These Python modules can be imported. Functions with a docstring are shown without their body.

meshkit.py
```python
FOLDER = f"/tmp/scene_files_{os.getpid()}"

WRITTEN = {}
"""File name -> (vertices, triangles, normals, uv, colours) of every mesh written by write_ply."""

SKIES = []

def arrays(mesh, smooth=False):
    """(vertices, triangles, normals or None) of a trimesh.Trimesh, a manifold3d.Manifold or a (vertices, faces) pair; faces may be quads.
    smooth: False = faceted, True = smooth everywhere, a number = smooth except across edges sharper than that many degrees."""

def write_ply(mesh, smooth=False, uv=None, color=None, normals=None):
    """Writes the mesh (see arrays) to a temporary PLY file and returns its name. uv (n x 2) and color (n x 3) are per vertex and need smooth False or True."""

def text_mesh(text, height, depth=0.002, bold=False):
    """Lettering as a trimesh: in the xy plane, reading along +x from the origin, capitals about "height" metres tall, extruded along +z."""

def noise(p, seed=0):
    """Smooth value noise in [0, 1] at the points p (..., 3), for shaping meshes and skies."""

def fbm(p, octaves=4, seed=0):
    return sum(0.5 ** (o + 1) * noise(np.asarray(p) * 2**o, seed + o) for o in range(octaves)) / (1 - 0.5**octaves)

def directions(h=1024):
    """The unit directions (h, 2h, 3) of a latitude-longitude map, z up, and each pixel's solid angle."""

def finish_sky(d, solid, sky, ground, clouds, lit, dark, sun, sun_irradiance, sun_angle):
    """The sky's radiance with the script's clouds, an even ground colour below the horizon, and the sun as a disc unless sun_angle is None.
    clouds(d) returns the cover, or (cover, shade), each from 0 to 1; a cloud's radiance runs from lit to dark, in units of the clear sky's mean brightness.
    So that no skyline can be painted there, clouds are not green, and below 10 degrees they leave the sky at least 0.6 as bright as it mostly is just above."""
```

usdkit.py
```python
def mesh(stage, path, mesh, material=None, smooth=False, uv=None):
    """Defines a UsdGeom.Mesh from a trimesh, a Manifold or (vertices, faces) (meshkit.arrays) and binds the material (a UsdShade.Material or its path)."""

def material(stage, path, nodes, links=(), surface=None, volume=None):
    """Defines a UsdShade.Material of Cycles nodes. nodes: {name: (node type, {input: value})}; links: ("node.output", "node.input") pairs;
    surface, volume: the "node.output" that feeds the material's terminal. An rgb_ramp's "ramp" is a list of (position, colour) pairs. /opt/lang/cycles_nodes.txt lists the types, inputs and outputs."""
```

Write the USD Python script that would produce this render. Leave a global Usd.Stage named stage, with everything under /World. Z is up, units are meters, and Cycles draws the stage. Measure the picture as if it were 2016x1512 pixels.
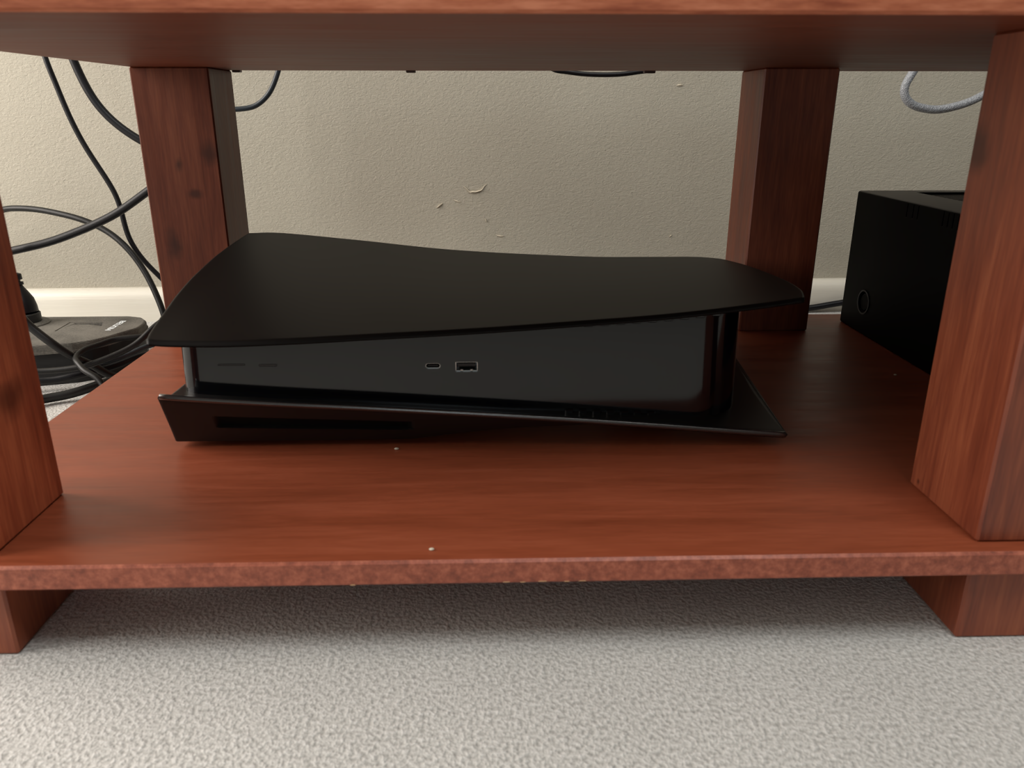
import math, random
import numpy as np, trimesh, manifold3d as m3
from scipy.interpolate import PchipInterpolator
from shapely.geometry import Polygon, LineString, box as sbox
from pxr import Usd, UsdGeom, UsdLux, UsdShade, Gf, Sdf
import usdkit, meshkit

random.seed(7); np.random.seed(7)
stage = Usd.Stage.CreateInMemory()
UsdGeom.SetStageUpAxis(stage, 'Z'); UsdGeom.SetStageMetersPerUnit(stage, 1.0)
UsdGeom.Xform.Define(stage, '/World'); UsdGeom.Scope.Define(stage, '/World/Looks')
FL = 0.0549                       # the lower shelf's top lies this far above the carpet; shapes below use z = 0 there

# ---------------------------------------------------------------- camera, lights, exposure
EXPOSURE = 0.0
F_PX, PITCH, YAW = 1538.88, 0.3379, 0.0275
cam = UsdGeom.Camera.Define(stage, '/World/camera')
cam.CreateHorizontalApertureAttr(36.0); cam.CreateVerticalApertureAttr(27.0)
cam.CreateFocalLengthAttr(F_PX * 36.0 / 2016)
cam.CreateClippingRangeAttr(Gf.Vec2f(0.01, 50)); cam.CreateExposureAttr(EXPOSURE)
cam.CreateFStopAttr(18.0); cam.CreateFocusDistanceAttr(0.80)
fw = np.array([math.sin(YAW) * math.cos(PITCH), math.cos(YAW) * math.cos(PITCH), -math.sin(PITCH)])
rt = np.cross(fw, [0, 0, 1]); rt /= np.linalg.norm(rt); up = np.cross(rt, fw)
eye = [0, 0, 0.19598 + FL]
UsdGeom.Xformable(cam).AddTransformOp().Set(Gf.Matrix4d(*rt, 0, *up, 0, *(-fw), 0, *eye, 1))

def rect_light(name, loc, target, w, h, power, color):
    l = UsdLux.RectLight.Define(stage, '/World/' + name)
    l.CreateWidthAttr(w); l.CreateHeightAttr(h); l.CreateIntensityAttr(power); l.CreateColorAttr(Gf.Vec3f(*color))
    z = np.array(loc, float) - np.array(target, float); z /= np.linalg.norm(z)
    x = np.cross([0, 0, 1], z) if abs(z[2]) < .99 else np.array([1.0, 0, 0]); x /= np.linalg.norm(x); y = np.cross(z, x)
    UsdGeom.Xformable(l).AddTransformOp().Set(Gf.Matrix4d(*x, 0, *y, 0, *z, 0, *loc, 1))
    return l
# daylight through the window in the left wall, and the room's ceiling light behind the photographer
rect_light('window_daylight', (-1.25, 0.35, 0.85), (0, 0.35, 0.85), 0.95, 1.25, 9.6, (1.0, 0.918, 0.84))
rect_light('ceiling_lamp_light', (0.60, -0.55, 2.30), (0.60, -0.55, 0), 0.8, 0.8, 12.0, (0.97, 1.0, 0.995))

rect_light('front_window_daylight', (-0.10, -2.93, 1.30), (-0.10, 0, 1.30), 0.70, 0.64, 5.0, (0.84, 0.94, 1.0))

# ---------------------------------------------------------------- helpers
count = {}
def path_for(parent, name):
    k = parent + '/' + name; n = count.get(k, 0); count[k] = n + 1
    return k if n == 0 else f'{k}_{n:03d}'
bases = {}
def props(prim, label=None, cat=None, group=None, kind=None):
    for k, v in (('label', label), ('category', cat), ('group', group), ('kind', kind)):
        if v: prim.SetCustomDataByKey(k, v)
def thing(name, label, cat, base=(0, 0, 0), group=None):
    p = path_for('/World', name)
    x = UsdGeom.Xform.Define(stage, p); b = np.array(base, float)
    x.AddTranslateOp().Set(Gf.Vec3d(b[0], b[1], b[2] + FL)); bases[p] = b
    props(x.GetPrim(), label, cat, group); return p
def put(parent, name, mesh, m, smooth=False, label=None, kind=None):
    """A part of a thing (parent = its path), or a thing of one mesh (parent = '/World')."""
    v, f, n = meshkit.arrays(mesh, False)
    top = parent
    while top not in bases and top.count('/') > 2: top = top.rsplit('/', 1)[0]
    b = bases.get(top)
    v = v + [0, 0, FL] if b is None else v - b
    p = path_for(parent, name)
    g = usdkit.mesh(stage, p, trimesh.Trimesh(v, f, process=False), m, smooth)
    props(g.GetPrim(), label, None, None, kind)
    return p
def single(name, mesh, m, label, cat, smooth=False, group=None):
    v, f, _ = meshkit.arrays(mesh, False)
    p = thing(name, label, cat, (v[:, 0].mean(), v[:, 1].mean(), v[:, 2].min()), group) if False else put('/World', name, mesh, m, smooth)
    props(stage.GetPrimAtPath(p), label, cat, group); return p
def struct(name, mesh, m, smooth=False):
    p = put('/World', name, mesh, m, smooth); props(stage.GetPrimAtPath(p), kind='structure'); return p

def man(mesh):
    v, f, _ = meshkit.arrays(mesh, False)
    t = trimesh.Trimesh(v, f, process=True)
    return m3.Manifold(m3.Mesh(np.asarray(t.vertices, np.float32), np.asarray(t.faces, np.uint32)))
def tri(mf):
    m = mf.to_mesh(); return trimesh.Trimesh(m.vert_properties[:, :3], m.tri_verts, process=False)
def cbox(lo, hi, c=.001):
    """A box with chamfered edges."""
    lo, hi = np.array(lo, float), np.array(hi, float); P = []
    for s in np.ndindex(2, 2, 2):
        q = np.where(s, hi, lo); d = np.where(s, -1, 1) * c
        for k in range(3): P.append(q + d * (np.arange(3) != k))
    return trimesh.convex.convex_hull(np.array(P))
def rbox(lo, hi, r, seg=3):
    lo, hi = np.array(lo, float), np.array(hi, float); s = trimesh.creation.icosphere(seg - 1, r).vertices
    return trimesh.convex.convex_hull(np.vstack([np.where(k, hi - r, lo + r) + s for k in np.ndindex(2, 2, 2)]))
def cat(*ms): return trimesh.util.concatenate([trimesh.Trimesh(*meshkit.arrays(m)[:2], process=False) for m in ms])
def extrude(poly, z0, z1, inset=0.0):
    """A plan outline raised from z0 to z1; inset rounds the top rim."""
    if not inset:
        m = trimesh.creation.extrude_polygon(poly, z1 - z0, engine='earcut'); m.apply_translation([0, 0, z0]); return m
    out = [trimesh.creation.extrude_polygon(poly, z1 - inset - z0, engine='earcut')]; out[0].apply_translation([0, 0, z0])
    for k in range(4):
        a = math.pi / 2 * (k + 1) / 4
        m = trimesh.creation.extrude_polygon(poly.buffer(-inset * (1 - math.cos(a))), inset * math.sin(a), engine='earcut')
        m.apply_translation([0, 0, z1 - inset]); out.append(m)
    return cat(*out)
def spline(pts, step=.004):
    p = np.array(pts, float); d = np.r_[0, np.cumsum(np.linalg.norm(np.diff(p, axis=0), axis=1) ** .5)]
    from scipy.interpolate import CubicSpline
    c = CubicSpline(d, p, bc_type='natural'); n = max(12, int(np.linalg.norm(np.diff(p, axis=0), axis=1).sum() / step))
    return c(np.linspace(0, d[-1], n))
def tube(pts, r, sides=12, raw=False, ribs=None):
    p = np.array(pts, float) if raw else spline(pts)
    t = np.gradient(p, axis=0); t /= np.linalg.norm(t, axis=1, keepdims=True)
    n = np.cross(t[0], [0, 0, 1.0]) if abs(t[0][2]) < .9 else np.cross(t[0], [1.0, 0, 0]); n /= np.linalg.norm(n); V = []
    ang = np.arange(sides) * 2 * math.pi / sides
    rr = np.broadcast_to(r, len(p))
    for i in range(len(p)):
        n = n - t[i] * np.dot(n, t[i]); n /= np.linalg.norm(n); b = np.cross(t[i], n)
        V.append(p[i] + rr[i] * (np.cos(ang)[:, None] * n + np.sin(ang)[:, None] * b))
    V = np.vstack(V + [p[:1], p[-1:]]); F = []; L = len(p)
    for i in range(L - 1):
        for j in range(sides):
            a, b_, c, d = i * sides + j, i * sides + (j + 1) % sides, (i + 1) * sides + (j + 1) % sides, (i + 1) * sides + j
            F += [[a, b_, c], [a, c, d]]
    for j in range(sides):
        F += [[L * sides, (j + 1) % sides, j], [L * sides + 1, (L - 1) * sides + j, (L - 1) * sides + (j + 1) % sides]]
    return trimesh.Trimesh(V, F, process=False)
def lathe(prof, origin=(0, 0, 0), axis=(0, 0, 1), n=40):
    """prof: (radius, height) pairs from the bottom to the top; both ends on the axis."""
    prof = np.array(prof, float); a = np.arange(n) * 2 * math.pi / n; V = []; F = []
    for r, z in prof: V.append(np.c_[r * np.cos(a), r * np.sin(a), np.full(n, z)])
    for i in range(len(prof) - 1):
        for j in range(n):
            q = [i * n + j, i * n + (j + 1) % n, (i + 1) * n + (j + 1) % n, (i + 1) * n + j]; F += [[q[0], q[1], q[2]], [q[0], q[2], q[3]]]
    m = trimesh.Trimesh(np.vstack(V), F, process=True)
    m.apply_transform(trimesh.geometry.align_vectors([0, 0, 1], np.array(axis, float) / np.linalg.norm(axis))); m.apply_translation(origin); return m

# ---------------------------------------------------------------- materials
def mat(name, nodes, links=(), **k):
    return usdkit.material(stage, '/World/Looks/' + name, nodes, links, **(k or {'surface': 'p.BSDF'}))
def plain(name, col, rough=.5, **k):
    return mat(name, {'p': ('principled_bsdf', dict(base_color=col, roughness=rough, **k))})
def srgb(*c):
    c = np.array(c) / 255.0; return tuple(np.where(c < .04045, c / 12.92, ((c + .055) / 1.055) ** 2.4))

def wood(name, dark, mid, light, axis, rough=.42, knots=(), edge=False, blotch=1.0, spec=.5, edge_scale=(1, 1, 1)):
    """Stained timber: stretched fibres along one axis, broad tone variation, explicit dark knots (centre, radius)."""
    long_, across = (9.0, 85.0) if axis == 'x' else (5.0, 70.0)
    sc = {'x': (long_, across, across), 'z': (across, across, long_)}[axis]
    N = {'g': ('geometry', {}),
         'm': ('mapping', {'scale': sc}), 'n1': ('noise_texture', {'scale': 1.0, 'detail': 5.0, 'roughness': .6, 'distortion': .7}),
         'm2': ('mapping', {'scale': tuple(s * f for s, f in zip(sc, (.35, .35, .35)))}), 'n2': ('noise_texture', {'scale': .55, 'detail': 3.0, 'distortion': 1.2}),
         'm3': ('mapping', {'scale': tuple(s * 7 for s in sc)}), 'n3': ('noise_texture', {'scale': 1.0, 'detail': 2.0}),
         'a1': ('math', {'math_type': 'multiply_add', 'value2': .55}), 'a2': ('math', {'math_type': 'multiply_add', 'value2': .30 * blotch}), 'a3': ('math', {'math_type': 'multiply_add', 'value2': .34 if axis == 'z' else .24, 'value3': -.095 if axis == 'z' else -.045}),
         'r': ('rgb_ramp', {'ramp': [(.24, dark), (.50, mid), (.76, light)] if axis == 'x' else [(.33, dark), (.50, mid), (.66, light)]}),
         'b': ('bump', {'strength': .25, 'distance': .0006}),
         'rr': ('map_range', {'from_min': .3, 'from_max': .7, 'to_min': rough - .05, 'to_max': rough + .07}),
         'p': ('principled_bsdf', {'specular_ior_level': spec})}
    L = [('g.position', 'm.vector'), ('m.vector', 'n1.vector'), ('g.position', 'm2.vector'), ('m2.vector', 'n2.vector'), ('g.position', 'm3.vector'), ('m3.vector', 'n3.vector'),
         ('n3.fac', 'a3.value1'), ('n2.fac', 'a2.value1'), ('a3.value', 'a2.value3'), ('n1.fac', 'a1.value1'), ('a2.value', 'a1.value3'), ('a1.value', 'r.fac'),
         ('n1.fac', 'b.height'), ('b.normal', 'p.normal'), ('n1.fac', 'rr.value'), ('rr.result', 'p.roughness')]
    col = 'r.color'
    for i, (c, rad, stretch) in enumerate(knots):
        N[f'ks{i}'] = ('vector_math', {'math_type': 'subtract', 'vector2': (c[0], c[1], c[2] + FL)})
        N[f'kd{i}'] = ('noise_texture', {'scale': 60.0, 'detail': 2.0})
        N[f'kv{i}'] = ('vector_math', {'math_type': 'multiply', 'vector2': (1 / rad, 1 / rad, 1 / (rad * stretch))})
        N[f'kl{i}'] = ('vector_math', {'math_type': 'length'})
        N[f'ka{i}'] = ('math', {'math_type': 'multiply_add', 'value2': 1.2, 'value3': -.6})
        N[f'kb{i}'] = ('math', {'math_type': 'add'})
        N[f'kr{i}'] = ('map_range', {'from_min': .2, 'from_max': 1.25, 'to_min': .75, 'to_max': 0.0, 'clamp': True, 'range_type': 'smoothstep'})
        N[f'km{i}'] = ('mix_color', {'b': tuple(.36 * x for x in dark)})
        L += [('g.position', f'ks{i}.vector1'), ('g.position', f'kd{i}.vector'), (f'ks{i}.vector', f'kv{i}.vector1'), (f'kv{i}.vector', f'kl{i}.vector1'),
              (f'kd{i}.fac', f'ka{i}.value1'), (f'kl{i}.value', f'kb{i}.value1'), (f'ka{i}.value', f'kb{i}.value2'), (f'kb{i}.value', f'kr{i}.value'),
              (f'kr{i}.result', f'km{i}.fac'), (col, f'km{i}.a')]
        col = f'km{i}.result'
    if edge:   # the raw, mottled fibreboard of the board's vertical edges under the same stain
        N |= {'sn': ('separate_xyz', {}), 'ab': ('math', {'math_type': 'absolute'}), 'gt': ('math', {'math_type': 'less_than', 'value2': .75}),
              'ep': ('mapping', {'scale': edge_scale}), 'en': ('noise_texture', {'scale': 260.0, 'detail': 4.0, 'roughness': .65}), 'er': ('rgb_ramp', {'ramp': [(.32, edge[0]), (.5, edge[1]), (.72, edge[2])]}), 'em': ('mix_color', {})}
        L += [('g.normal', 'sn.vector'), ('sn.z', 'ab.value1'), ('ab.value', 'gt.value1'), ('gt.value', 'em.fac'), ('g.position', 'ep.vector'), ('ep.vector', 'en.vector'), ('en.fac', 'er.fac'), (col, 'em.a'), ('er.color', 'em.b')]
        col = 'em.result'
    L.append((col, 'p.base_color'))
    return mat(name, N, L)

BOARD = ((.170, .038, .015), (.262, .060, .025), (.345, .088, .040))
UNDER_SHADED = tuple(tuple(.62 * x for x in c) for c in BOARD)  # darker board tone: shade beneath the upper shelf put into the colour
EDGE = ((.20, .046, .024), (.31, .078, .041), (.46, .135, .075))
EDGE2 = ((.26, .068, .034), (.42, .130, .066), (.58, .215, .12))
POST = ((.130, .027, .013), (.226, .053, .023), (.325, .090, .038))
POST2 = tuple(tuple(.40 * x for x in c) for c in POST)  # darker copy: weak light on the left rear post put into the colour
M_board = wood('stained_board', *BOARD, 'x', .40, edge=EDGE)
M_board_top = wood('stained_top_board_shaded', *UNDER_SHADED, 'x', .50, spec=.22, edge=EDGE2, edge_scale=(.13, 1, .9))
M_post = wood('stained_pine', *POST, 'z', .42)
M_post_r = wood('stained_pine_shaded', *[tuple(.75 * x for x in c) for c in POST], 'z', .42, spec=.4)  # shade on the right rear post multiplied into the wood tone
M_post_rl = wood('stained_pine_knotty_shaded', *POST2, 'z', .42, spec=.25, knots=[((-.2658, .70, .151), .004, 1.6), ((-.2386, .70, .1614), .009, 1.5), ((-.255, .70, .127), .007, .7), ((-.279, .70, .085), .008, 1.8)])
M_post_fl = wood('stained_pine_knot_left_lit', *[tuple(1.8 * x for x in c) for c in POST], 'z', .42, knots=[((-.2314, .358, .0636), .013, .9)])  # brightened copy: light falling on this front post put into its colour
M_post_fr = wood('stained_pine_knot_right_shaded', *[tuple(.88 * x for x in c) for c in POST], 'z', .42, knots=[((.2314, .3807, .1791), .009, 1.3), ((.2314, .3775, .005), .0016, 1.2)])  # slightly darkened copy: shade on this post put into its colour
M_wall = mat('roller_plaster', {
    'g': ('geometry', {}), 'm': ('mapping', {'scale': (1, 1, 1.7)}), 'n': ('noise_texture', {'scale': 230.0, 'detail': 3.0, 'roughness': .55, 'distortion': .9}),
    'n2': ('noise_texture', {'scale': 24.0, 'detail': 3.0}), 'n3': ('noise_texture', {'scale': 3.0, 'detail': 2.0}),
    'a': ('math', {'math_type': 'multiply_add', 'value2': .5}),
    'r': ('rgb_ramp', {'ramp': [(.35, srgb(169, 163, 149)), (.65, srgb(178, 173, 159))]}),
    'b': ('bump', {'strength': .55, 'distance': .0014}), 'p': ('principled_bsdf', {'roughness': .62, 'specular_ior_level': .3})},
    [('g.position', 'm.vector'), ('m.vector', 'n.vector'), ('g.position', 'n2.vector'), ('n2.fac', 'a.value1'), ('n.fac', 'a.value3'), ('g.position', 'n3.vector'), ('n3.fac', 'r.fac'),
     ('a.value', 'b.height'), ('b.normal', 'p.normal'), ('r.color', 'p.base_color')])
M_skirt = mat('skirting_paint', {
    'g': ('geometry', {}), 'm': ('mapping', {'scale': (6, 150, 150)}), 'n': ('noise_texture', {'scale': 2.0, 'detail': 3.0}), 'b': ('bump', {'strength': .25, 'distance': .001}),
    'p': ('principled_bsdf', {'base_color': srgb(222, 218, 206), 'roughness': .32})},
    [('g.position', 'm.vector'), ('m.vector', 'n.vector'), ('n.fac', 'b.height'), ('b.normal', 'p.normal')])
M_carpet = mat('loop_carpet', {
    'g': ('geometry', {}), 'n': ('noise_texture', {'scale': 470.0, 'detail': 1.0, 'roughness': .45, 'distortion': .15}), 'n2': ('noise_texture', {'scale': 14.0, 'detail': 2.0}),
    'n4': ('noise_texture', {'scale': 900.0, 'detail': 2.0}), 'a': ('math', {'math_type': 'multiply_add', 'value2': .4}),
    'r': ('rgb_ramp', {'ramp': [(.28, srgb(166, 165, 161)), (.5, srgb(196, 195, 191)), (.75, srgb(215, 214, 211))]}),
    'x': ('mix_color', {'blend_type': 'multiply', 'fac': .25}), 'r2': ('rgb_ramp', {'ramp': [(.3, (.75, .75, .75)), (.7, (1, 1, 1))]}),
    'b': ('bump', {'strength': .6, 'distance': .0022}), 'p': ('principled_bsdf', {'roughness': .95, 'specular_ior_level': .1, 'sheen_weight': .25, 'sheen_roughness': .5})},
    [('g.position', 'n.vector'), ('g.position', 'n2.vector'), ('g.position', 'n4.vector'), ('n4.fac', 'a.value1'), ('n.fac', 'a.value3'), ('n.fac', 'r.fac'), ('n2.fac', 'r2.fac'),
     ('r.color', 'x.a'), ('r2.color', 'x.b'), ('x.result', 'p.base_color'), ('a.value', 'b.height'), ('b.normal', 'p.normal')])
M_white = plain('ceiling_white', srgb(225, 222, 215), .8)
M_mid = plain('wall_taupe', (.16, .15, .135), .8)
M_panel = mat('matte_black_plastic', {'g': ('geometry', {}), 'n': ('noise_texture', {'scale': 1800.0, 'detail': 1.0}), 'b': ('bump', {'strength': .12, 'distance': .0003}),
    'p': ('principled_bsdf', {'base_color': (.0036, .0033, .0031), 'roughness': .46, 'specular_ior_level': .12})}, [('g.position', 'n.vector'), ('n.fac', 'b.height'), ('b.normal', 'p.normal')])
M_panel2 = plain('satin_black_plastic', (.0060, .0052, .0050), .38, specular_ior_level=.42)
M_button = plain('button_black', (.0030, .0033, .0042), .22, specular_ior_level=.40)
M_gloss = plain('gloss_black_plastic', (.003, .0034, .0046), .09, specular_ior_level=.43)
M_rim = plain('polished_black_rim', (.008, .009, .010), .24, specular_ior_level=1.0, coat_weight=1.0, coat_roughness=.20)
M_dark = plain('dark_recess', (.004, .004, .004), .6)
M_port = plain('port_metal', (.55, .55, .53), .35, metallic=1.0)
M_cable = plain('black_rubber', (.005, .005, .007), .42, specular_ior_level=.3)
M_cable2 = plain('dusty_cable', (.0055, .0053, .0054), .42, specular_ior_level=.35)
M_cable_blue = plain('slate_cable', (.018, .026, .034), .38, specular_ior_level=.45)
M_braid = mat('grey_braid', {'g': ('geometry', {}), 'n': ('voronoi_texture', {'scale': 650.0}), 'r': ('rgb_ramp', {'ramp': [(.1, (.20, .21, .23)), (.6, (.34, .36, .39))]}), 'b': ('bump', {'strength': .6, 'distance': .0008}),
    'p': ('principled_bsdf', {'roughness': .45})}, [('g.position', 'n.vector'), ('n.distance', 'r.fac'), ('r.color', 'p.base_color'), ('n.distance', 'b.height'), ('b.normal', 'p.normal')])
M_dust = mat('dusty_charcoal_plastic', {'g': ('geometry', {}), 'n': ('noise_texture', {'scale': 500.0, 'detail': 4.0, 'roughness': .7}), 'n2': ('noise_texture', {'scale': 30.0, 'detail': 2.0}), 'mm': ('math', {'math_type': 'multiply_add', 'value2': .6}),
    'sc': ('math', {'math_type': 'multiply', 'value2': .6}),
    'r': ('rgb_ramp', {'ramp': [(.36, (.032, .030, .026)), (.70, (.15, .14, .12))]}), 'p': ('principled_bsdf', {'roughness': .75})},
    [('g.position', 'n.vector'), ('g.position', 'n2.vector'), ('n.fac', 'mm.value1'), ('n2.fac', 'sc.value1'), ('sc.value', 'mm.value3'), ('mm.value', 'r.fac'), ('r.color', 'p.base_color')])
M_black = plain('black_plastic', (.012, .012, .012), .5)
M_print = plain('white_print', (.75, .80, .82), .5)
M_case = mat('black_steel_lit_top', {'sn': ('separate_xyz', {}), 'up': ('map_range', {'from_min': .6, 'from_max': .9, 'clamp': True}), 'top_lit': ('mix_color', {'a': (.0022, .0021, .0021), 'b': (.085, .083, .074)}), 'sp': ('math', {'math_type': 'multiply_add', 'value2': .4, 'value3': .04}), 'g': ('geometry', {}), 'n': ('noise_texture', {'scale': 1500.0}), 'b': ('bump', {'strength': .15, 'distance': .0003}), 'p': ('principled_bsdf', {'roughness': .5})},  # upward faces lighter: light reflected by the case top put into the colour
    [('g.normal', 'sn.vector'), ('sn.z', 'up.value'), ('up.result', 'top_lit.fac'), ('top_lit.result', 'p.base_color'), ('up.result', 'sp.value1'), ('sp.value', 'p.specular_ior_level'), ('g.position', 'n.vector'), ('n.fac', 'b.height'), ('b.normal', 'p.normal')])
M_flake = plain('plaster_flake', srgb(214, 204, 184), .7)
M_chip = plain('raw_fibre', srgb(190, 150, 112), .8)
M_clip = plain('brown_bracket', (.05, .025, .02), .5)
M_glass = mat('window_glass', {'f': ('fresnel', {'IOR': 1.45}), 't': ('transparent_bsdf', {}), 'gl': ('glossy_bsdf', {'roughness': .02}), 'x': ('mix_closure', {})},
              [('f.fac', 'x.fac'), ('t.BSDF', 'x.closure1'), ('gl.BSDF', 'x.closure2')], surface='x.closure')
M_lamp = mat('lamp_diffuser', {'e': ('emission', {'color': (1, .95, .88), 'strength': 6.0})}, surface='e.emission')

# ---------------------------------------------------------------- the room
XL, XR, YF, H = -1.3, 2.6, -3.0, 2.40
wall_y = lambda x: .993 + .035 * x
F0 = -FL
def slab(lo, hi): return trimesh.creation.box(bounds=[lo, hi])
struct('floor', slab((XL - .1, YF - .1, F0 - .05), (XR + .1, 1.3, F0)), M_carpet)
def prism(pts, z0, z1): return extrude(Polygon(pts), z0, z1)
WB = prism([(XL - .1, wall_y(XL - .1)), (XR + .1, wall_y(XR + .1)), (XR + .1, wall_y(XR + .1) + .1), (XL - .1, wall_y(XL - .1) + .1)], F0 - .05, H + F0 + .05)
wall = struct('wall_back', WB, M_wall)
# small curls of loose plaster standing off the wall
def flake(pts, w, lift):
    p = spline(pts, .0008); n = len(p); s = np.sin(np.linspace(0, math.pi, n)); V = []
    for i in range(n):
        ww = w * (.3 + .7 * s[i]) * (.75 + .5 * random.random()); y0 = wall_y(p[i][0])
        V += [(p[i][0], y0 + .0006, p[i][2] - ww / 2), (p[i][0], y0 - lift * s[i] - .0003, p[i][2] - ww * .1), (p[i][0], y0 - lift * s[i] * .8 - .0003, p[i][2] + ww * .5), (p[i][0], y0 + .0006, p[i][2] + ww / 2)]
    F = [[i * 4 + j, i * 4 + (j + 1) % 4, i * 4 + 4 + (j + 1) % 4] for i in range(n - 1) for j in range(4)] + [[i * 4 + j, i * 4 + 4 + (j + 1) % 4, i * 4 + 4 + j] for i in range(n - 1) for j in range(4)]
    return trimesh.Trimesh(V, F + [[0, 2, 1], [0, 3, 2], [4 * n - 4, 4 * n - 3, 4 * n - 2], [4 * n - 4, 4 * n - 2, 4 * n - 1]], process=False)
for pts, w, lift in [([(-.033, 0, .1064), (-.0285, 0, .1032), (-.0247, 0, .0994), (-.0215, 0, .0997), (-.0180, 0, .0996), (-.0137, 0, .1006), (-.0100, 0, .1022), (-.0072, 0, .1060), (-.0035, 0, .1087)], .0017, .0018),
                     ([(-.0665, 0, .0802), (-.0623, 0, .0832), (-.0585, 0, .0858)], .0020, .0016), ([(-.0065, 0, .0668), (-.0052, 0, .0645), (-.004, 0, .0622)], .0015, .0012),
                     ([(.0074, 0, .0463), (.0125, 0, .0451), (.0176, 0, .0449)], .0014, .0012), ([(.2253, 0, .2229), (.2296, 0, .2236), (.234, 0, .2231)], .0018, .0014),
                     ([(-.0455, 0, .0905), (-.041, 0, .0885), (-.036, 0, .0872)], .0012, .001), ([(.229, 0, .0417), (.2305, 0, .043), (.2321, 0, .0443)], .0012, .001)]:
    put(wall, 'plaster_flake', flake(pts, w, lift), M_flake, 60)
# low skirting with a rounded top
sk_y = lambda x, d: wall_y(x) - d
prof = [(0, F0 - .004), (.017, F0 - .004), (.017, -.034), (.0163, -.027)] + [(.0045 + .0115 * math.cos(a), -.027 + .0125 * math.sin(a)) for a in np.linspace(.15, math.pi / 2, 8)] + [(0, -.0143)]
def along_wall(prof, x0, x1, n=2):
    V = [(x, sk_y(x, d) + .002 * (d == 0), z) for x in np.linspace(x0, x1, n) for d, z in prof]; k = len(prof); F = []
    for i in range(n - 1):
        for j in range(k):
            a, b, c, d = i * k + j, i * k + (j + 1) % k, (i + 1) * k + (j + 1) % k, (i + 1) * k + j; F += [[a, c, b], [a, d, c]]
    for j in range(1, k - 1): F += [[0, j, j + 1], [(n - 1) * k, (n - 1) * k + j + 1, (n - 1) * k + j]]
    m = trimesh.Trimesh(V, F, process=False); m.fix_normals(); return m
struct('baseboard_back', along_wall(prof, XL, XR), M_skirt, 40)
# left wall with its window, the other walls and the ceiling
wy0, wy1, wz0, wz1 = -.20, .90, .15, 1.55
lw = [slab((XL - .1, YF, F0), (XL, wy0, H + F0)), slab((XL - .1, wy1, F0), (XL, .97, H + F0)), slab((XL - .1, wy0, F0), (XL, wy1, wz0)), slab((XL - .1, wy0, wz1), (XL, wy1, H + F0))]
struct('wall_left', cat(*lw), M_white)
struct('wall_right', slab((XR, YF, F0), (XR + .1, 1.2, H + F0)), M_mid)
fx0, fx1, fz0, fz1 = -.52, .32, .90, 1.70
struct('wall_front', cat(slab((XL - .1, YF - .1, F0), (fx0, YF, H + F0)), slab((fx1, YF - .1, F0), (XR + .1, YF, H + F0)), slab((fx0, YF - .1, F0), (fx1, YF, fz0)), slab((fx0, YF - .1, fz1), (fx1, YF, H + F0))), M_mid)
struct('ceiling', slab((XL - .1, YF - .1, H + F0), (XR + .1, 1.2, H + F0 + .1)), M_white)
win = thing('window_1', None, None, (XL, (wy0 + wy1) / 2, wz0)); props(stage.GetPrimAtPath(win), kind='structure')
fr = [cbox((XL - .08, wy0, wz0), (XL - .02, wy0 + .05, wz1)), cbox((XL - .08, wy1 - .05, wz0), (XL - .02, wy1, wz1)), cbox((XL - .08, wy0 + .05, wz0), (XL - .02, wy1 - .05, wz0 + .05)), cbox((XL - .08, wy0 + .05, wz1 - .05), (XL - .02, wy1 - .05, wz1))]
put(win, 'window_frame', cat(*fr), M_skirt)
put(win, 'pane', slab((XL - .06, wy0 + .05, wz0 + .05), (XL - .054, wy1 - .05, wz1 - .05)), M_glass)

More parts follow.
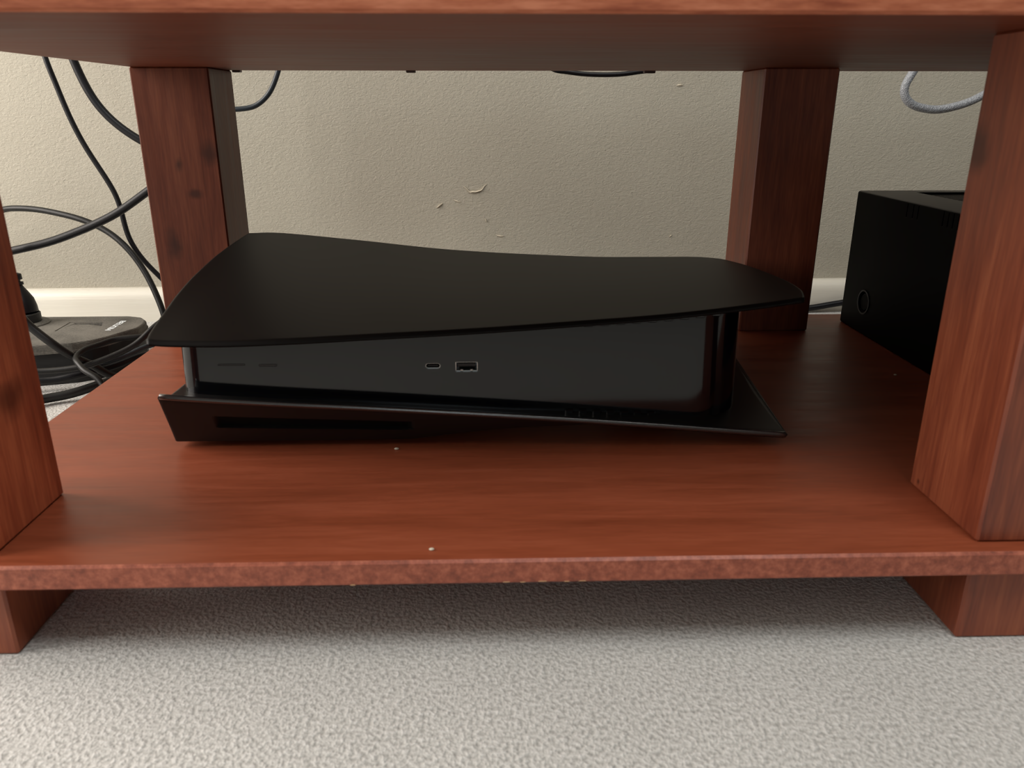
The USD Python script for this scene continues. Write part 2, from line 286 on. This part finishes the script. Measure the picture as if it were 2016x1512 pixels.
win2 = thing('window_2', None, None, ((fx0 + fx1) / 2, YF, fz0)); props(stage.GetPrimAtPath(win2), kind='structure')
put(win2, 'window_frame', cat(cbox((fx0, YF - .08, fz0), (fx0 + .05, YF - .02, fz1)), cbox((fx1 - .05, YF - .08, fz0), (fx1, YF - .02, fz1)), cbox((fx0 + .05, YF - .08, fz0), (fx1 - .05, YF - .02, fz0 + .05)), cbox((fx0 + .05, YF - .08, fz1 - .05), (fx1 - .05, YF - .02, fz1))), M_skirt)
put(win2, 'pane', slab((fx0 + .05, YF - .06, fz0 + .05), (fx1 - .05, YF - .054, fz1 - .05)), M_glass)

# ---------------------------------------------------------------- the stand
XB0, XB1, YB0, YB1 = -.2960, .8230, .3129, .7637
ZU, TB, PF, PD = .2290, .0129, .0094, .0635
stand = thing('tv_stand', 'red-brown stained wooden stand with thick square posts between two boards', 'tv stand', (.26, .54, F0))
put(stand, 'shelf', cbox((XB0, YB0, -TB), (XB1, YB1, 0), .0013), M_board)
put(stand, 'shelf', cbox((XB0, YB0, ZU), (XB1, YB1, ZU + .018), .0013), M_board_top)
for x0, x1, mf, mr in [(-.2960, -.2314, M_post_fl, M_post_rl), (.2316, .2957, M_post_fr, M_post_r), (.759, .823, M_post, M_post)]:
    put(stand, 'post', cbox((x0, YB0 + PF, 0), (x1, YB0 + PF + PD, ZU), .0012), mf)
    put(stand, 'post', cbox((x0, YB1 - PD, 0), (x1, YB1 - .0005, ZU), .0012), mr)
    put(stand, 'leg', cbox((x0, YB0 + PF, F0), (x1, YB0 + PF + PD, -TB), .0012), M_post)
    put(stand, 'leg', cbox((x0, YB1 - PD, F0), (x1, YB1 - .0005, -TB), .0012), M_post)
for x0, x1, d in [(.1412, .1514, .0020), (-.0746, -.0664, .0018), (-.2300, -.2230, .0016)]:
    put(stand, 'bracket', cbox((x0, YB1 - .004, ZU - d), (x1, YB1 + .003, ZU + .004), .0004), M_clip)
for x0, w, z in [(.0044, .004, -.0122), (.0125, .003, -.0124), (.0209, .005, -.0121), (.033, .003, -.0124), (.0399, .004, -.0122), (-.0664, .003, -.0126)]:
    put(stand, 'splinter', rbox((x0, YB0 - .0001, z + .0002), (x0 + w * .8, YB0 + .0016, z + .0007), .0002, 2), M_chip, 40, label='pale raw chip on the lower front edge')

# ---------------------------------------------------------------- the console
Y0, DY = .435, .255
def pch(pts, k): a = np.array(pts); return PchipInterpolator(a[:, k], a[:, 1 - k if k < 2 else 2])
xl_f = PchipInterpolator([.435, .4417, .4605, .4872, .52, .5594, .599, .6347, .6713, .690], [-.1972, -.1996, -.2028, -.2063, -.2102, -.2128, -.2134, -.2118, -.2080, -.2052])
xr_f = PchipInterpolator([.435, .4511, .4779, .55, .622, .67, .690], [.1800, .1865, .1945, .2045, .2075, .2045, .2000])
_f = np.array([(-.1968, .0712), (-.1851, .0702), (-.1579, .0697), (-.1196, .0708), (-.0713, .0732), (-.0231, .0756), (.0125, .0778), (.0482, .0803), (.0953, .0838), (.1524, .0901), (.1799, .0940)])
ZF = PchipInterpolator((_f[:, 0] + .1968) / .3767, _f[:, 1])
_b = np.array([(-.2054, .0966), (-.1877, .0956), (-.1222, .0893), (-.0348, .0798), (.0347, .0753), (.1151, .0724), (.1946, .0724), (.2003, .0722)])
ZB = PchipInterpolator((_b[:, 0] + .2054) / .4057, _b[:, 1])
def surf(X, Y, zf, zb, xl, xr):
    yc = np.clip(Y, Y0, Y0 + DY); s = np.clip((X - xl(yc)) / (xr(yc) - xl(yc)), 0, 1); t = (yc - Y0) / DY
    return (1 - t) * zf(s) + t * zb(s)
ztop = lambda X, Y: surf(X, Y, ZF, ZB, xl_f, xr_f)
def shell(rows, closed_profile):
    """rows[i][j]: rings of points; every column is a closed loop. Ends are capped."""
    n, k = len(rows), len(rows[0]); V = np.vstack(rows); F = []
    for i in range(n - 1):
        for j in range(k):
            a, b, c, d = i * k + j, i * k + (j + 1) % k, (i + 1) * k + (j + 1) % k, (i + 1) * k + j; F += [[a, b, c], [a, c, d]]
    m = k // 2
    for base, flip in ((0, 0), ((n - 1) * k, 1)):
        for j in range(m - 1):     # strip between the loop's upper and lower rows
            a, b, c, d = base + j, base + j + 1, base + k - 2 - j, base + k - 1 - j
            for t in ([a, c, b], [a, d, c]): F.append(t[::-1] if flip else t)
    t = trimesh.Trimesh(V, F, process=False); t.fix_normals(); return t
def col_top(s):
    """One slice of the upper panel: top surface front to back, then underside back to front."""
    tt = np.r_[np.linspace(0, .06, 8), np.linspace(.06, .95, 34)[1:], np.linspace(.95, 1, 8)[1:]]
    e = min(s, 1 - s); corner = .011 * math.exp(-(e / .028) ** 1.6) if e < .12 else 0.0
    y = Y0 + (DY - corner) * tt
    edge = np.minimum(tt, 1 - tt) * DY; sd = e * .39
    def xy(y, grow): 
        xl, xr = xl_f(y), xr_f(y); return xl + (xr - xl) * s
    rnd = lambda d: .0016 * (1 - np.sqrt(np.clip(1 - (1 - np.clip(d / .0018, 0, 1)) ** 2, 0, 1)))
    x = xy(y, 0); z = (1 - tt) * ZF(s) + tt * ZB(s)
    lip = .0016 * np.clip(1 - tt * DY / .012, 0, 1) ** 2        # the rim turns down a little at the front
    zt = z - rnd(edge) - rnd(sd) - lip * 0
    zb = z - .0034 + rnd(edge) * .4 + rnd(np.array(sd)) * .4 
    return np.vstack([np.c_[x, y, zt], np.c_[x, y, zb][::-1]])
ss = np.r_[np.linspace(0, .012, 8), np.linspace(.012, .988, 90)[1:], np.linspace(.988, 1, 8)[1:]]
panel_top = shell([col_top(s) for s in ss], True)

xr2 = PchipInterpolator([.435, .487, .55, .622, .67, .690], [.1800, .1782, .181, .186, .184, .180])
xl2 = PchipInterpolator([.435, .445, .47, .52, .5594, .599, .6347, .690], [-.1958, -.1935, -.1945, -.199, -.202, -.203, -.202, -.197])
_l = np.array([(-.1956, .0384), (-.1840, .0374), (-.1524, .0349), (-.1173, .0325), (-.0867, .0307), (-.0274, .0268), (.0339, .0224), (.0973, .0172), (.1484, .0126), (.1799, .0099)])
ZF2 = PchipInterpolator((_l[:, 0] + .1956) / .3755, _l[:, 1]); ZB2 = PchipInterpolator([0, .4, 1], [.020, .026, .036])
def zin(s, t):
    z = (1 - t) * ZF2(s) + t * ZB2(s); d = np.clip((t * DY - .0006) / .007, 0, 1)
    return z - .0032 * d * d * (3 - 2 * d) * (1 - np.clip((s - .55) / .25, 0, 1))
_w = PchipInterpolator([0, .37, .45, .53, .61, .70, 1], [1, 1, .80, .52, .28, 0, 0])
def col_bot(s):
    w = float(_w(s)); tt = np.r_[np.linspace(0, .05, 10), np.linspace(.05, 1, 32)[1:]]
    y = Y0 + DY * tt; yi = y[::-1]
    e = min(s, 1 - s) * .375; rr = .0012 * (1 - math.sqrt(max(0, 1 - (1 - min(1, e / .0014)) ** 2)))
    zi = zin(s, tt); zi[0] -= .0006
    def X(y): return xl2(y) + (xr2(y) - xl2(y)) * s
    zl = float(ZF2(s)); zo = (zi - .0036)
    zb0 = max(.0042, 0) * w + (zl - .0042) * (1 - w); 
    zrear = .0042 * w + (float(ZB2(s)) - .004) * (1 - w)
    # outer side, back to front underneath, then up the sloping front wall with the disc slot
    tb = tt[::-1]; yb = .445 * w + (Y0 + .0016) * (1 - w)
    Yb = np.maximum(Y0 + DY * tb, 0); Yb = yb + (Y0 + DY - yb) * tb
    Zb = zb0 + (zrear - zb0) * tb
    wall_z = np.array([.10, .22, .34, .355, .365, .62, .63, .645, .75, .88, .97]); top = zl - .0016
    Wz = zb0 + (top - zb0) * wall_z; Wy = yb + (Y0 - .0004 - yb) * wall_z ** .9
    on = np.clip((s - .075) / .006, 0, 1) * np.clip((.392 - s) / .012, 0, 1) * w
    Wy = Wy + .0035 * on * np.array([0, 0, 0, 0, 1, 1, 0, 0, 0, 0, 0]) + .0006 * on * np.array([0, 0, 0, -1, 0, 0, 0, 0, 0, 0, 0])
    ring_out = np.c_[X(np.r_[Yb, Wy]), np.r_[Yb, Wy], np.r_[Zb, Wz]]
    ring_in = np.c_[X(y), y, zi - rr]
    ring_out[:, 2] += rr * .5
    return np.vstack([ring_in, ring_out])
def cap_shell(rows):
    n, k = len(rows), len(rows[0]); V = np.vstack(rows + [[r.mean(0)] for r in (rows[0], rows[-1])]); F = []
    for i in range(n - 1):
        for j in range(k):
            a, b, c, d = i * k + j, i * k + (j + 1) % k, (i + 1) * k + (j + 1) % k, (i + 1) * k + j; F += [[a, b, c], [a, c, d]]
    for loop, centre in ((rows[0][:, 1:], 0), (rows[-1][:, 1:], 1)):
        from shapely import constrained_delaunay_triangles
        base = 0 if centre == 0 else (n - 1) * k
        pv, pf = trimesh.creation.triangulate_polygon(Polygon(loop), engine='earcut')
        from scipy.spatial import cKDTree
        idx = cKDTree(loop).query(pv)[1] + base
        F += [list(idx[f] if centre == 0 else idx[f][::-1]) for f in pf]
    t = trimesh.Trimesh(V[:n * k], F, process=False); t.fix_normals(); return t
s2 = np.unique(np.r_[np.linspace(0, .01, 6), np.linspace(.01, .99, 110), np.linspace(.072, .085, 6), np.linspace(.378, .394, 6), np.linspace(.99, 1, 6)])
panel_bot = cap_shell([col_bot(s) for s in s2])

# the glossy body between them: rounded plan, its height following both panels
def corner(cx, cy, rx, ry, a0, a1, n=14): return [(cx + rx * math.cos(a), cy + ry * math.sin(a)) for a in np.linspace(a0, a1, n)]
PI = math.pi
plan = Polygon(corner(-.1765, .4655, .013, .013, PI, 1.5 * PI) + corner(.122, .4865, .037, .034, 1.5 * PI, 2 * PI) + corner(.149, .666, .010, .010, 0, PI / 2) + corner(-.1795, .666, .010, .010, PI / 2, PI))
def zin_xy(X, Y):
    yc = np.clip(Y, Y0, Y0 + DY); s = np.clip((X - xl2(yc)) / (xr2(yc) - xl2(yc)), 0, 1); return zin(s, (yc - Y0) / DY)
ring = np.array(plan.segmentize(.006).exterior.coords)[:-1]
def body_mesh():
    k = len(ring); R = []
    zt, zb = ztop(ring[:, 0], ring[:, 1]) - .0022, zin_xy(ring[:, 0], ring[:, 1]) - .0012
    lv = np.linspace(0, 1, 9)
    fr = np.clip((.50 - ring[:, 1]) / .03, 0, 1)
    for a in lv:
        z = zb + (zt - zb) * a; R.append(np.c_[ring[:, 0], ring[:, 1] + fr * .085 * (z - .049), z])
    V = np.vstack(R); F = []
    for i in range(len(lv) - 1):
        for j in range(k):
            a, b, c, d = i * k + j, i * k + (j + 1) % k, (i + 1) * k + (j + 1) % k, (i + 1) * k + j; F += [[a, b, c], [a, c, d]]
    # caps: a grid of inner rings shrinking to the centre line
    cx = np.clip(ring[:, 0], -.10, .07); c = np.c_[cx, np.full(k, .564)]
    for top in (0, 1):
        prev = np.arange(k) + (len(lv) - 1) * k * top
        for q in (.15, .35, .6, .85):
            rg = R[-1 if top else 0][:, :2]; xy = rg + (c - rg) * q; z = (ztop(xy[:, 0], xy[:, 1]) - .0022) if top else (zin_xy(xy[:, 0], xy[:, 1]) - .0012)
            start = len(V); V = np.vstack([V, np.c_[xy, z]]); cur = np.arange(k) + start
            for j in range(k):
                a, b, c2, d = prev[j], prev[(j + 1) % k], cur[(j + 1) % k], cur[j]; F += [[a, b, c2], [a, c2, d]] if top else [[a, c2, b], [a, d, c2]]
            prev = cur
        from scipy.spatial import cKDTree
        pv, pf = trimesh.creation.triangulate_polygon(Polygon(V[prev][:, :2]), engine='earcut')
        idx = prev[cKDTree(V[prev][:, :2]).query(pv)[1]]
        F += [list(idx[f]) if top else list(idx[f][::-1]) for f in pf]
    t = trimesh.Trimesh(V, F, process=True); t.fix_normals(); return t
def stadium(cx, cz, w, h, y0, y1, r=None):
    r = h / 2 if r is None else r
    p = sbox(cx - w / 2, cz - h / 2, cx + w / 2, cz + h / 2).buffer(-r * .999).buffer(r * .999, quad_segs=8) if r > 1e-6 else sbox(cx - w / 2, cz - h / 2, cx + w / 2, cz + h / 2)
    m = trimesh.creation.extrude_polygon(p, y1 - y0, engine='earcut'); m.apply_transform(trimesh.transformations.rotation_matrix(math.pi / 2, [1, 0, 0])); m.apply_translation([0, y1, 0]); return m
def stadium_ring(cx, cz, w, h, y0, y1, r, t):
    o = man(stadium(cx, cz, w, h, y0, y1, r)); i = man(stadium(cx, cz, w - 2 * t, h - 2 * t, y0 - .01, y1 + .01, max(r - t, 1e-7))); return tri(o - i)
BY = .4525
body = body_mesh()
UC, UA = (-.0356, .0489), (-.0152, .0482)
mb = man(body)
print('body volume', mb.volume(), mb.status())
for c in (stadium(*UC, .0092, .0034, BY - .01, BY + .007), stadium(*UA, .0136, .0062, BY - .01, BY + .010, .0006), stadium(-.1567, .0508, .0165, .0013, BY - .01, BY + .0012), stadium(-.1348, .0503, .0112, .0016, BY - .01, BY + .0012)):
    mb = mb - man(c)
console = thing('game_console', 'matte black game console lying flat with flared upper and lower panels and gloss centre', 'game console', (0, .56, 0))
put(console, 'body', tri(mb), M_gloss, 35, label='gloss black centre body')
put(console, 'upper_panel', panel_top, M_panel, 50)
lower = put(console, 'lower_panel', panel_bot, M_panel2, 40)
rs = np.linspace(.004, .996, 90)
rim_pts = np.array([(xl2(Y0) + (xr2(Y0) - xl2(Y0)) * s, Y0 - .0002, float(ZF2(s)) - .0011) for s in rs])
put(lower, 'rim', tube(rim_pts, .0018, 14, raw=True), M_rim, True, label='polished rim catching the light')
put(lower, 'disc_slot', cat(stadium(-.1085, .0232, .108, .0022, .4455, .4475)), M_dark)
pc = put(console, 'usb_port', stadium_ring(*UC, .0092, .0034, BY + .0010, BY + .006, .0017, .0004), M_port, 40, label='small rounded charging port')
put(pc, 'tongue', stadium(*UC, .0062, .0008, BY + .001, BY + .0068, .0003), M_dark)
pa = put(console, 'usb_port', stadium_ring(*UA, .0136, .0062, BY + .0012, BY + .009, .0006, .0005), M_port, 40, label='wider rectangular port')
put(pa, 'tongue', stadium(UA[0], UA[1] + .0010, .0108, .0018, BY + .001, BY + .0098, .0001), M_black)
for q in (-.0030, .0030): put(pa, 'spring_tab', cbox((UA[0] + q - .0010, BY + .0006, UA[1] - .0028), (UA[0] + q + .0010, BY + .004, UA[1] - .0016), .0003), M_port)
put(console, 'button', stadium(-.1567, .0508, .0162, .0010, BY + .0001, BY + .004), M_button)
put(console, 'button', stadium(-.1348, .0503, .0109, .0013, BY + .0001, BY + .004), M_button)
# the stepped fins along the underside of the upper panel towards the right
for k in range(9):
    x = .055 + k * .0095; y = .4475
    z = float(ztop(np.array(x), np.array(y))) - .0034
    put(console, 'fin', cbox((x, y, z - .0030), (x + .0055, y + .006, z + .0012), .0005), M_gloss)
for k in range(7):
    x = .045 + k * .0085; z = float(zin_xy(np.array(x), np.array(.4475)))
    put(console, 'fin', cbox((x, .4465, z - .001), (x + .005, .4530, z + .0018), .0005), M_gloss)
put(console, 'base_stand', lathe([(0, 0), (.030, 0), (.032, .002), (.032, .010), (.026, .014), (.022, .022), (0, .022)], (.125, .60, 0)), M_black, 40)
put(console, 'base_stand', lathe([(0, 0), (.012, 0), (.013, .001), (.013, .004), (.012, .0055), (0, .0055)], (-.150, .50, 0)), M_black, 40)
put(console, 'base_stand', lathe([(0, 0), (.012, 0), (.013, .001), (.013, .004), (.012, .0055), (0, .0055)], (-.150, .65, 0)), M_black, 40)

# ---------------------------------------------------------------- the black amplifier box in the right bay
ax0, ax1, ay0, ay1, az1 = .3415, .700, .430, .7355, .1250
amp = thing('amplifier', 'black metal amplifier box behind the right front post', 'amplifier', ((ax0 + ax1) / 2, (ay0 + ay1) / 2, 0))
case = man(rbox((ax0, ay0, 0), (ax1, ay1, az1), .0022))
vents = [(ax0 + .045, .575, ax1 - .045, .716), (ax0 + .045, .452, ax1 - .045, .562)]
for x0, y0, x1, y1 in vents: case = case - man(slab((x0, y0, az1 - .006), (x1, y1, az1 + .01)))
slit_y = [.6421, .6326, .6250, .5883, .5815, .5748, .568, .561, .554]
for y in slit_y: case = case - man(slab((ax0 - .01, y - .0007, az1 - .0125), (ax0 + .0025, y + .0007, az1 - .0015)))
case = case - man(lathe([(0, 0), (.0105, 0), (.0105, .02), (0, .02)], (ax0 - .015, .6921, .0292), (1, 0, 0)))
put(amp, 'case', tri(case), M_case, 30)
for x0, y0, x1, y1 in vents:
    for y in np.arange(y0 + .004, y1 - .002, .0075): put(amp, 'vent_slat', cbox((x0 - .001, y, az1 - .0055), (x1 + .001, y + .0038, az1 - .0020), .0004), M_case)
put(amp, 'button', lathe([(0, 0), (.0080, 0), (.0080, .003), (.0072, .0042), (0, .0042)], (ax0 + .0049, .6921, .0292), (-1, 0, 0)), M_case, 30)
ringm = tri(man(lathe([(0, 0), (.0112, 0), (.0112, .0010), (0, .0010)], (ax0 + .0004, .6921, .0292), (-1, 0, 0))) - man(lathe([(0, 0), (.0098, 0), (.0098, .03), (0, .03)], (ax0 + .01, .6921, .0292), (-1, 0, 0))))
put(amp, 'button_ring', ringm, M_black, 30)

# ---------------------------------------------------------------- the power strip on the carpet, with its plug
strip = thing('power_strip', 'dusty black power strip on the carpet left of the stand', 'power strip', (-.50, .775, F0))
out = Polygon([(-.66, .722), (-.4333, .717), (-.400, .727), (-.386, .7365), (-.376, .750), (-.3694, .765), (-.3600, .784), (-.3605, .802), (-.3650, .816), (-.375, .829), (-.392, .8355), (-.66, .832)]).buffer(-.006).buffer(.006, quad_segs=6)
TZ = -.0149
put(strip, 'base', extrude(out.buffer(-.003), F0, TZ - .008), M_black, 30)
put(strip, 'rim', extrude(out, TZ - .0085, TZ - .0065, 0), M_dust, 30)
top = man(extrude(out.buffer(-.001), TZ - .0066, TZ - .0025))
for k in range(4):
    a = PI / 2 * (k + 1) / 4; top = top + man(extrude(out.buffer(-.001 - .0025 * (1 - math.cos(a))), TZ - .0035, TZ - .0025 + .0025 * math.sin(a)))
pocket = Polygon([(-.4399, .7727), (-.4422, .8087), (-.407, .8075), (-.3947, .7754)])
top = top - man(extrude(pocket, TZ - .0005, TZ + .01))
hole = Polygon([(-.4376, .7862), (-.4353, .8054), (-.4080, .8065), (-.4029, .7953), (-.4081, .7855)])
top = top - man(extrude(hole, TZ - .0050, TZ + .01))
put(strip, 'top_cover', tri(top), M_dust, 30)
put(strip, 'switch', cat(trimesh.convex.convex_hull(np.array([(x, y, z) for x, y, zt in [(-.4370, .7866, TZ - .0004), (-.4350, .8022, TZ - .0006), (-.4200, .8035, TZ - .0012), (-.4060, .8015, TZ - .0026), (-.4036, .7953, TZ - .0020), (-.4084, .7859, TZ - .0008)] for z in (TZ - .0052, zt)]))), M_dust)
put(strip, 'socket_pad', lathe([(0, 0), (.024, 0), (.024, .0015), (.022, .0030), (0, .0030)], (-.486, .803, TZ - .0005)), M_dust, 30)
txt = meshkit.text_mesh('BELKIN', .0056, .0005, bold=True)
w = txt.bounds[1][0] - txt.bounds[0][0]; txt.apply_translation(-txt.bounds[0]); txt.apply_scale([.037 / w, 1, 1])
txt.apply_transform(trimesh.transformations.rotation_matrix(-math.pi / 2, [0, 0, 1])); txt.apply_translation([-.3905, .8115, TZ - .0002])
put(strip, 'lettering', txt, M_print, label='white lettering')
pz = TZ + .0025
plug = thing('power_plug', 'black moulded mains plug standing in the power strip', 'plug', (-.486, .803, pz))
put(plug, 'plug_base', lathe([(0, 0), (.0160, 0), (.0165, .001), (.0165, .0085), (.0155, .0095), (0, .0095)], (-.486, .803, pz)), M_black, 30)
put(plug, 'plug_body', lathe([(0, 0), (.0152, 0), (.0150, .006), (.0135, .014), (.0100, .021), (.0072, .026), (.0060, .029), (0, .029)], (-.486, .803, pz + .0094), (-.10, .10, 1)), M_cable, 50)
put(plug, 'strain_relief', cat(lathe([(0, 0), (.0078, 0), (.0078, .003), (.0055, .0035), (.0055, .005), (.0078, .0055), (.0078, .011), (.0050, .0125), (0, .0125)], (-.4888, .8058, pz + .0375), (-.12, .10, 1))), M_cable, 30)

# ---------------------------------------------------------------- cables
def cable(pts, r, m, label, sides=12): return single('cable', tube(pts, r, sides), m, label, 'cable', 60)
cable([(-.470, .905, .275), (-.4647, .90, .2463), (-.4596, .90, .2239), (-.4520, .90, .1934), (-.4395, .90, .1580), (-.4245, .90, .1274), (-.4154, .90, .1056), (-.4119, .90, .0861), (-.4090, .90, .0624), (-.4018, .90, .0434), (-.3916, .90, .0277), (-.3789, .90, .0123), (-.3656, .90, -.0038), (-.335, .90, -.030), (-.30, .90, F0 + .002)],
      .0028, M_cable, 'thin black cable hanging straight down the wall left of the rear post')
cable([(-.436, .885, .290), (-.4278, .88, .25), (-.4249, .88, .238), (-.4144, .88, .2095), (-.3952, .88, .1834), (-.3716, .88, .1655), (-.3500, .88, .1555), (-.3300, .88, .155), (-.318, .88, .175), (-.314, .88, .215), (-.314, .88, .27)],
      .0042, M_cable, 'thick black cable curving from the upper shelf behind the left rear post')
cable([(-.330, .86, .215), (-.305, .855, .198), (-.2909, .85, .1936), (-.2702, .85, .1951), (-.2563, .85, .1961), (-.2417, .85, .1980), (-.2309, .85, .2034), (-.2213, .85, .2130), (-.2145, .85, .2250), (-.2105, .85, .2345), (-.2078, .85, .2462), (-.205, .85, .29)],
      .0026, M_cable_blue, 'slate grey cable curling up right of the left rear post')
cable([(-.640, .94, .030), (-.5897, .93, .0714), (-.5606, .925, .0864), (-.5427, .92, .0897), (-.5146, .915, .0891), (-.4873, .91, .0851), (-.4605, .905, .0789), (-.4346, .90, .0682), (-.4142, .8933, .0543), (-.3965, .8867, .0343), (-.3835, .88, .0124), (-.3747, .8733, -.0065), (-.3679, .8667, -.0284), (-.3628, .86, F0 + .0035), (-.33, .83, F0 + .0035)],
      .0034, M_cable2, 'dark cable arching above the power strip down to the carpet')
cable([(-.600, .84, .040), (-.5350, .84, .0489), (-.5063, .84, .0547), (-.4687, .84, .0631), (-.4407, .84, .0721), (-.4124, .84, .0831), (-.3839, .84, .0971), (-.3549, .84, .1156), (-.3262, .84, .1344), (-.308, .845, .155), (-.302, .85, .19), (-.304, .855, .27)],
      .0042, M_cable, 'thick black cable rising rightwards across the arched cable')
cable([(-.535, .82, .22), (-.515, .825, .14), (-.5042, .822, .0847), (-.5000, .82, .0638), (-.4950, .815, .0455), (-.4915, .8085, pz + .048)], .0036, M_cable, 'black cable entering the top of the mains plug')
cable([(-.50, .70, -.040), (-.4309, .69, -.031), (-.4176, .6925, -.031), (-.3968, .695, -.0305), (-.3791, .6975, -.0285), (-.3697, .70, -.0265), (-.3508, .71, -.0204), (-.335, .72, -.0125), (-.3236, .73, -.0019), (-.3140, .745, .004), (-.306, .775, -.006), (-.305, .80, -.03), (-.31, .83, F0 + .003)],
      .0029, M_cable2, 'dark cable sweeping from the left post up to the shelf corner')
cable([(-.3100, .645, F0 + .003), (-.3378, .660, -.0455), (-.3502, .6682, -.0310), (-.3627, .6730, -.0247), (-.3704, .6790, -.0205), (-.3758, .6850, -.0182), (-.3785, .6930, -.0163), (-.3755, .7030, -.0134), (-.3678, .7130, -.0120), (-.3586, .7236, -.0104), (-.3431, .7291, -.0096), (-.3300, .7345, -.0097), (-.3190, .745, -.012), (-.310, .77, -.03), (-.308, .80, F0 + .003)],
      .0027, M_cable2, 'flat dark cable making a sharp hairpin in front of the power strip')
cable([(-.455, .690, .060), (-.4233, .690, .0275), (-.4166, .690, .0168), (-.4075, .690, .0064), (-.3968, .690, -.0037), (-.3869, .694, -.0149), (-.3799, .701, -.0235), (-.373, .711, -.033), (-.364, .722, -.046), (-.350, .735, F0 + .004)],
      .0037, M_cable2, 'dusty cable slanting down across the power strip')
cable([(-.52, .700, F0 + .004), (-.4388, .700, -.0440), (-.4267, .7040, -.0440), (-.4107, .7080, -.0440), (-.3945, .7130, -.0420), (-.3822, .7250, -.0420), (-.3660, .740, -.0400), (-.352, .758, -.0370), (-.342, .775, -.040), (-.33, .80, F0 + .004)],
      .0034, M_cable, 'black cable running lowest along the foot of the power strip')
cable([(-.47, .640, F0 + .0045), (-.4088, .660, -.0490), (-.4013, .668, -.0490), (-.3850, .676, -.0480), (-.3672, .688, -.0450), (-.3504, .704, -.0430), (-.3374, .720, -.0440), (-.32, .75, F0 + .0045)],
      .0042, M_cable2, 'dark cable lying on the carpet nearest the left front post')
cable([(-.3862, .722, -.0339), (-.3668, .733, -.0330), (-.3533, .7467, -.0300), (-.3368, .765, -.0270), (-.322, .79, -.040), (-.318, .82, F0 + .003)], .0026, M_cable_blue, 'slate cable bunched beside the shelf edge under the hairpin')
cable([(.030, .80, .262), (.0592, .80, .2330), (.0713, .80, .2300), (.0884, .80, .2280), (.1103, .80, .2272), (.1298, .80, .2280), (.1468, .80, .2302), (.1588, .80, .2330), (.185, .80, .262)], .0022, M_cable, 'black cable sagging just below the upper shelf back edge')
cable([(.450, .865, .285), (.4438, .86, .2457), (.4393, .86, .2320), (.4335, .86, .2187), (.4359, .86, .2078), (.4453, .86, .2003), (.4589, .86, .1967), (.4716, .86, .1957), (.4900, .86, .1988), (.5078, .86, .2048), (.5225, .86, .2123), (.5450, .86, .2213), (.585, .865, .245), (.60, .87, .29)], .0042, M_braid, 'grey braided cable looping below the upper shelf at right', 16)
cable([(.30, .985, F0 + .0045), (.3951, .985, -.0500), (.4217, .985, -.0480), (.4381, .985, -.0452), (.4545, .985, -.0425), (.4877, .985, -.040), (.54, .98, F0 + .0045)], .0040, M_cable, 'black cable along the skirting beside the amplifier')
cable([(-.262, .80, .060), (-.245, .80, .052), (-.2335, .80, .043), (-.222, .80, .035), (-.205, .80, .020), (-.19, .80, -.02), (-.18, .80, F0 + .003)], .0028, M_cable_blue, 'slate cable glimpsed behind the console at the left rear post')

# ---------------------------------------------------------------- crumbs on the shelf
for (x, y), r, lab in [((-.0584, .4388), .0011, 'pale crumb on the shelf right below the console'), ((-.029, .3225), .0010, 'pale crumb near the shelf front edge, middle'), ((.315, .5699), .0010, 'pale speck in the dark right end of the shelf')]:
    c = trimesh.creation.icosphere(1, r); c.vertices *= [1.3, 1, .6]; c.apply_translation([x, y, r * .55]); single('crumb', c, M_flake, lab, 'crumb', True)

# ---------------------------------------------------------------- ceiling lamp fitting (behind the photographer)
lamp = thing('ceiling_lamp', 'flat square ceiling lamp behind the photographer', 'lamp', (.60, -.55, H + F0))
put(lamp, 'lamp_frame', cbox((.20, -.95, H + F0 - .03), (1.00, -.15, H + F0), .004), M_skirt)
